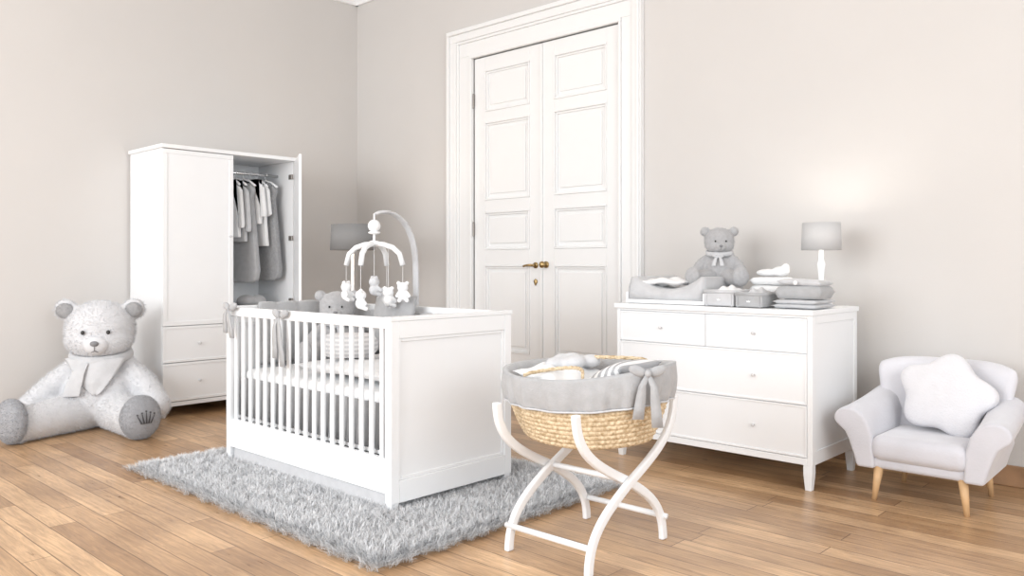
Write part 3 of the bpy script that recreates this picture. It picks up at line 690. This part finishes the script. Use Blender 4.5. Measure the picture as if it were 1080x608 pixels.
# ------------------------------------------------------------ moses basket + stand
st=root('bassinet_stand','white wooden bassinet stand with crossed curved legs','stand',(-2.04,2.645,0))
SY=2.645
for xx in (-2.243,-1.84):
    for sg in (1,-1):
        xo=xx+sg*.0125
        pts=[]; NP=56
        for t in np.linspace(0,1,NP):
            q=1-2*t; s1=math.sin(pi/2*q); s2=math.sin(pi/2*s1); pts.append((xo,SY+sg*.315*(.45*s1+.55*s2)*(1 if q>0 else .86),.60*(1-t)))
        mb=MB(); rs=[]
        for i,p in enumerate(pts):
            p=Vector(p); t=(Vector(pts[min(i+1,NP-1)])-Vector(pts[max(i-1,0)])).normalized(); n_=Vector((0,-t.z,t.y)).normalized()
            if i in (0,NP-1): n_=Vector((0,1,0))
            w=.0180
            rs.append([p+n_*a*w+Vector((b_*.012,0,0)) for a,b_ in ((-1,-1),(1,-1),(1,1),(-1,1))])
        mb.rings(rs); mb.obj('leg',WHITE,st,bevel=.006,bseg=3,smooth=False)
for yy,zz in ((SY-.266,.10),(SY+.266,.10),(SY,.30)):
    MB().cyl((-2.25,yy,zz),(-1.83,yy,zz),.012).obj('stretcher',WHITE,st,smooth=True)
ba=root('moses_basket','woven palm moses basket with grey liner','bassinet',(-2.045,SY,.44))
BX,BY=-2.048,SY; Z0=.435
def rim(t): return .73+.028*math.cos(t-.6)+.012*math.cos(2*t)
def pt(t,k,out=0.):
    e=.76+.24*(1-max(0.,1-k)**2.2)
    A=.358*e+out; Bb=.256*e+out
    c_,s_=math.cos(t),math.sin(t); n=.9
    zb=Z0+.02*(c_**2)
    return (BX+A*math.copysign(abs(c_)**n,c_),BY+Bb*math.copysign(abs(s_)**n,s_),zb+(rim(t)-zb)*k)
mb=MB(); nt_=480; nk=120
def wf(u,v):
    t=2*pi*u; rows=15; rr=v*rows; ri=int(min(rr,rows-1e-6)); ph=min(1,max(0,rr-ri))
    d_=.007*max(0,math.sin(pi*ph))**.7*(.40+.60*abs(math.sin(t*34+ri*pi/2)))
    return pt(t,v,d_)
mb.grid(wf,nt_,nk,cu=True)
mb.f([v for v in [mb.v(pt(2*pi*i/60,0)) for i in range(60)]])
mb.obj('basket',WICK,ba,smooth=True,label='honey-coloured woven palm basket')
mb=MB(); KL=.56
def lf(u,v):
    t=2*pi*u
    if v<.6:
        k=KL+(1.01-KL)*(v/.6); q=1-v/.6
        return pt(t,k,.018+.007*math.sin(t*17+1.5*math.sin(3*t))*q+.003*math.sin(t*41)*q+.006*math.sin(v*5))
    w=(v-.6)/.4; p=pt(t,1.01-.45*w,.020-.046*min(1,w*3)-.01*w); return (p[0],p[1],p[2]+.016*math.sin(pi*min(1,w*3)))
mb.grid(lf,260,20,cu=True); mb.obj('liner',GREY,ba,smooth=True,solid=.004,label='grey cotton liner folded over the rim')
mb=MB(); mb.tube([pt(t,KL,.022+.006*math.sin(t*17+1.5*math.sin(3*t))) for t in np.linspace(0,2*pi,160,endpoint=False)],.004,8,closed=True); mb.obj('liner_piping',LGREY,ba,smooth=True)
mb=MB(); t_e=math.radians(208); c=Vector(pt(t_e,.84,.028)); tdir=(Vector(pt(t_e+.07,.80,.026))-Vector(pt(t_e-.07,.80,.026))).normalized()
nrm=Vector((tdir.y,-tdir.x,0))
mb.prism([(-.012,-.010),(.012,-.010),(.015,.008),(.006,.0),(0,.012),(-.006,.0),(-.015,.008)],lambda u,v,t:tuple(c+tdir*u+Vector((0,0,v))+nrm*t),-.003,.004); mb.obj('crown_emblem',WFAB,ba,label='small white crown emblem')
for sg in (-1,1):
    t0=-pi/2 if sg<0 else pi/2
    a=Vector(pt(t0-.42,1.0,-.02)); b_=Vector(pt(t0+.42,1.0,-.02)); pts=[]
    for q in np.linspace(0,1,24):
        p=a.lerp(b_,q); h=max(0,math.sin(pi*q))
        pts.append((p.x,p.y+(-sg)*(.13*h),p.z+.022*h**.6+ .006))
    mb=MB()
    for ph in (0,2.1,4.2):
        mb.tube([Vector(p)+Vector((0,.004*math.cos(ph+i*1.1),.004*math.sin(ph+i*1.1))) for i,p in enumerate(pts)],.0045,8)
    mb.obj('handle',WICK,ba,smooth=True,label='thin braided palm carrying handle')
bow(ba,pt(-.35,.98,.035),.065,(.75,.66,0),.20,GREY,nd=(.66,-.75,0))
bd=root('blanket','white and grey baby bedding inside the basket','bedding',(-2.04,SY,.6))
MB().pillow(.52,.35,.10,Matrix.Translation((BX-.02,BY,.625)),wr=.02).obj('white_duvet',WFAB,bd,smooth=True)
MB().pillow(.22,.29,.09,Matrix.Translation((BX+.16,BY+.02,.710))@Matrix.Rotation(-.45,4,'Y')).obj('striped_pillow',STRP,bd,smooth=True)
MB().pillow(.29,.33,.07,Matrix.Translation((BX-.12,BY-.0,.685))@Matrix.Rotation(.15,4,'Y'),wr=.025).obj('folded_sheet',WFAB,bd,smooth=True)
mb=MB()
for k in range(9):
    a=k*2.4; mb.ell((BX-.12+.065*math.cos(a)*(k/9+.3),BY+.06+.08*math.sin(a)*(k/9+.3),.738+.008*math.sin(k*1.7)),(.045,.045,.028),seg=12,rg=8)
mb.obj('knitted_throw',LGREY,bd,remesh=.008,sm=2)

# ------------------------------------------------------------ armchair
AX,AY=-1.205,4.36
ac=root('armchair','small pale lilac-grey upholstered child armchair','armchair',(AX,AY,0))
for sx in (-1,1):
    for sy,yy in ((-1,4.135),(1,4.56)):
        MB().tube([(AX+sx*.185,yy,.165),(AX+sx*.205,yy+sy*.012,0)],[.023,.012],14).obj('leg',OAK,ac,smooth=True,label='tapered light wooden leg')
B(AX-.235,AX+.235,4.11,4.60,.155,.215).obj('seat_frame',VELV,ac,bevel=.02,bseg=4)
B(AX-.218,AX+.218,4.080,4.52,.195,.320).obj('seat',VELV,ac,bevel=.05,bseg=6)
for sg in (-1,1):
    rs=[]; ny=12
    for k in range(ny+1):
        q=k/ny; y=4.09+(4.57-4.09)*q
        rise=.07*q**1.5; inn=-.035*q
        prof=[(.195,.155),(.205,.30),(.222,.365),(.248,.408),(.283,.434),(.320,.443),(.356,.436),(.384,.415),(.394,.386),(.384,.358),(.360,.338),(.338,.320),(.318,.28),(.298,.22),(.280,.155)]
        rs.append([(AX+sg*(u+(inn if v>.3 else inn*.3)),y,v+(rise*min(1,(v-.3)/.1) if v>.3 else 0)) for u,v in prof])
    mb=MB(); mb.rings(rs); mb.obj('armrest',VELV,ac,bevel=.016,bseg=5)
mb=MB(); g={}
nu,nv=28,20
def bk_(u,v,s_):
    w=(v+1)/2
    wv=.255+.090*w
    z=.20+.475*w-.05*abs(u)**3.5*w+.012*abs(u)**2*w
    e=(max(0,1-abs(u)**8)*max(0,1-abs(v)**9))**.5
    y=4.55+.085*w-.085*abs(u)**2.2
    return (AX+wv*u*(1-.08*max(0,(w-.85)/.15)**2*abs(u)**3),y+s_*.055*e,z)
for s_ in (1,-1):
    for i in range(nu+1):
        for j in range(nv+1):
            if s_==-1 and (i in(0,nu) or j in(0,nv)): g[(s_,i,j)]=g[(1,i,j)]; continue
            g[(s_,i,j)]=mb.v(bk_(-1+2*i/nu,-1+2*j/nv,s_))
for s_ in (1,-1):
    for i in range(nu):
        for j in range(nv): mb.f([g[(s_,i,j)],g[(s_,i+1,j)],g[(s_,i+1,j+1)],g[(s_,i,j+1)]])
mb.obj('backrest',VELV2,ac,smooth=True,sub=1,label='paler flared upholstered backrest')
cl_=root('star_cushion','puffy pale fleece star-shaped cushion on the armchair','cushion',(-1.17,4.36,.32))
mb=MB(); mb.M=Matrix.Translation((-1.165,4.415,.500))@Matrix.Rotation(math.radians(-15),4,'X')@Matrix.Rotation(.30,4,'Y')
def star(s_):
    def fn(u,v):
        t=2*pi*u; cc=math.cos(5*(t-.12-pi/2)); R_=.20*(1+.12*cc ); r_=R_*math.sin(v*pi/2)
        th=.072*max(0,math.cos(v*pi/2))**.6*(1-.10*math.cos(5*(t-.12-pi/2))*v)
        return (r_*math.cos(t)*1.05,s_*th,r_*math.sin(t)*.95)
    return fn
mb.grid(star(1),80,18,cu=True).grid(star(-1),80,18,cu=True)
bmesh.ops.remove_doubles(mb.bm,verts=mb.bm.verts,dist=.0005)
mb.obj('cover',STARF,cl_,smooth=True)

# ------------------------------------------------------------ light, world, camera
w=bpy.data.worlds.new('World'); S.world=w; w.use_nodes=True
w.node_tree.nodes['Background'].inputs[0].default_value=(.945,.972,1,1); w.node_tree.nodes['Background'].inputs[1].default_value=1.30
def area(n,loc,tgt,sx,sy,e,col=(1,1,1)):
    l=bpy.data.lights.new(n,'AREA'); l.shape='RECTANGLE'; l.size=sx; l.size_y=sy; l.energy=e; l.color=col
    o=bpy.data.objects.new(n,l); o.location=loc; o.rotation_euler=(Vector(tgt)-Vector(loc)).to_track_quat('-Z','Y').to_euler(); link(o)
area('soft_area_light',(-3.2,-2.9,2.2),(-4.6,3,1.0),4.0,2.4,240,(.975,.988,1))  # soft daylight from the windows behind the camera, on the left
area('soft_area_light',(2.8,.5,2.3),(-4,3,1.0),3.0,2.4,120,(.975,.988,1))  # added fill from the right to brighten the left wall, no known window
cd=bpy.data.cameras.new('Camera'); cam=bpy.data.objects.new('Camera',cd); link(cam)
cd.sensor_width=36; cd.lens=853/1080*36; cd.shift_y=-24/1080
cam.location=(0,0,1.15); cam.rotation_euler=(pi/2,0,math.radians(43)); S.camera=cam
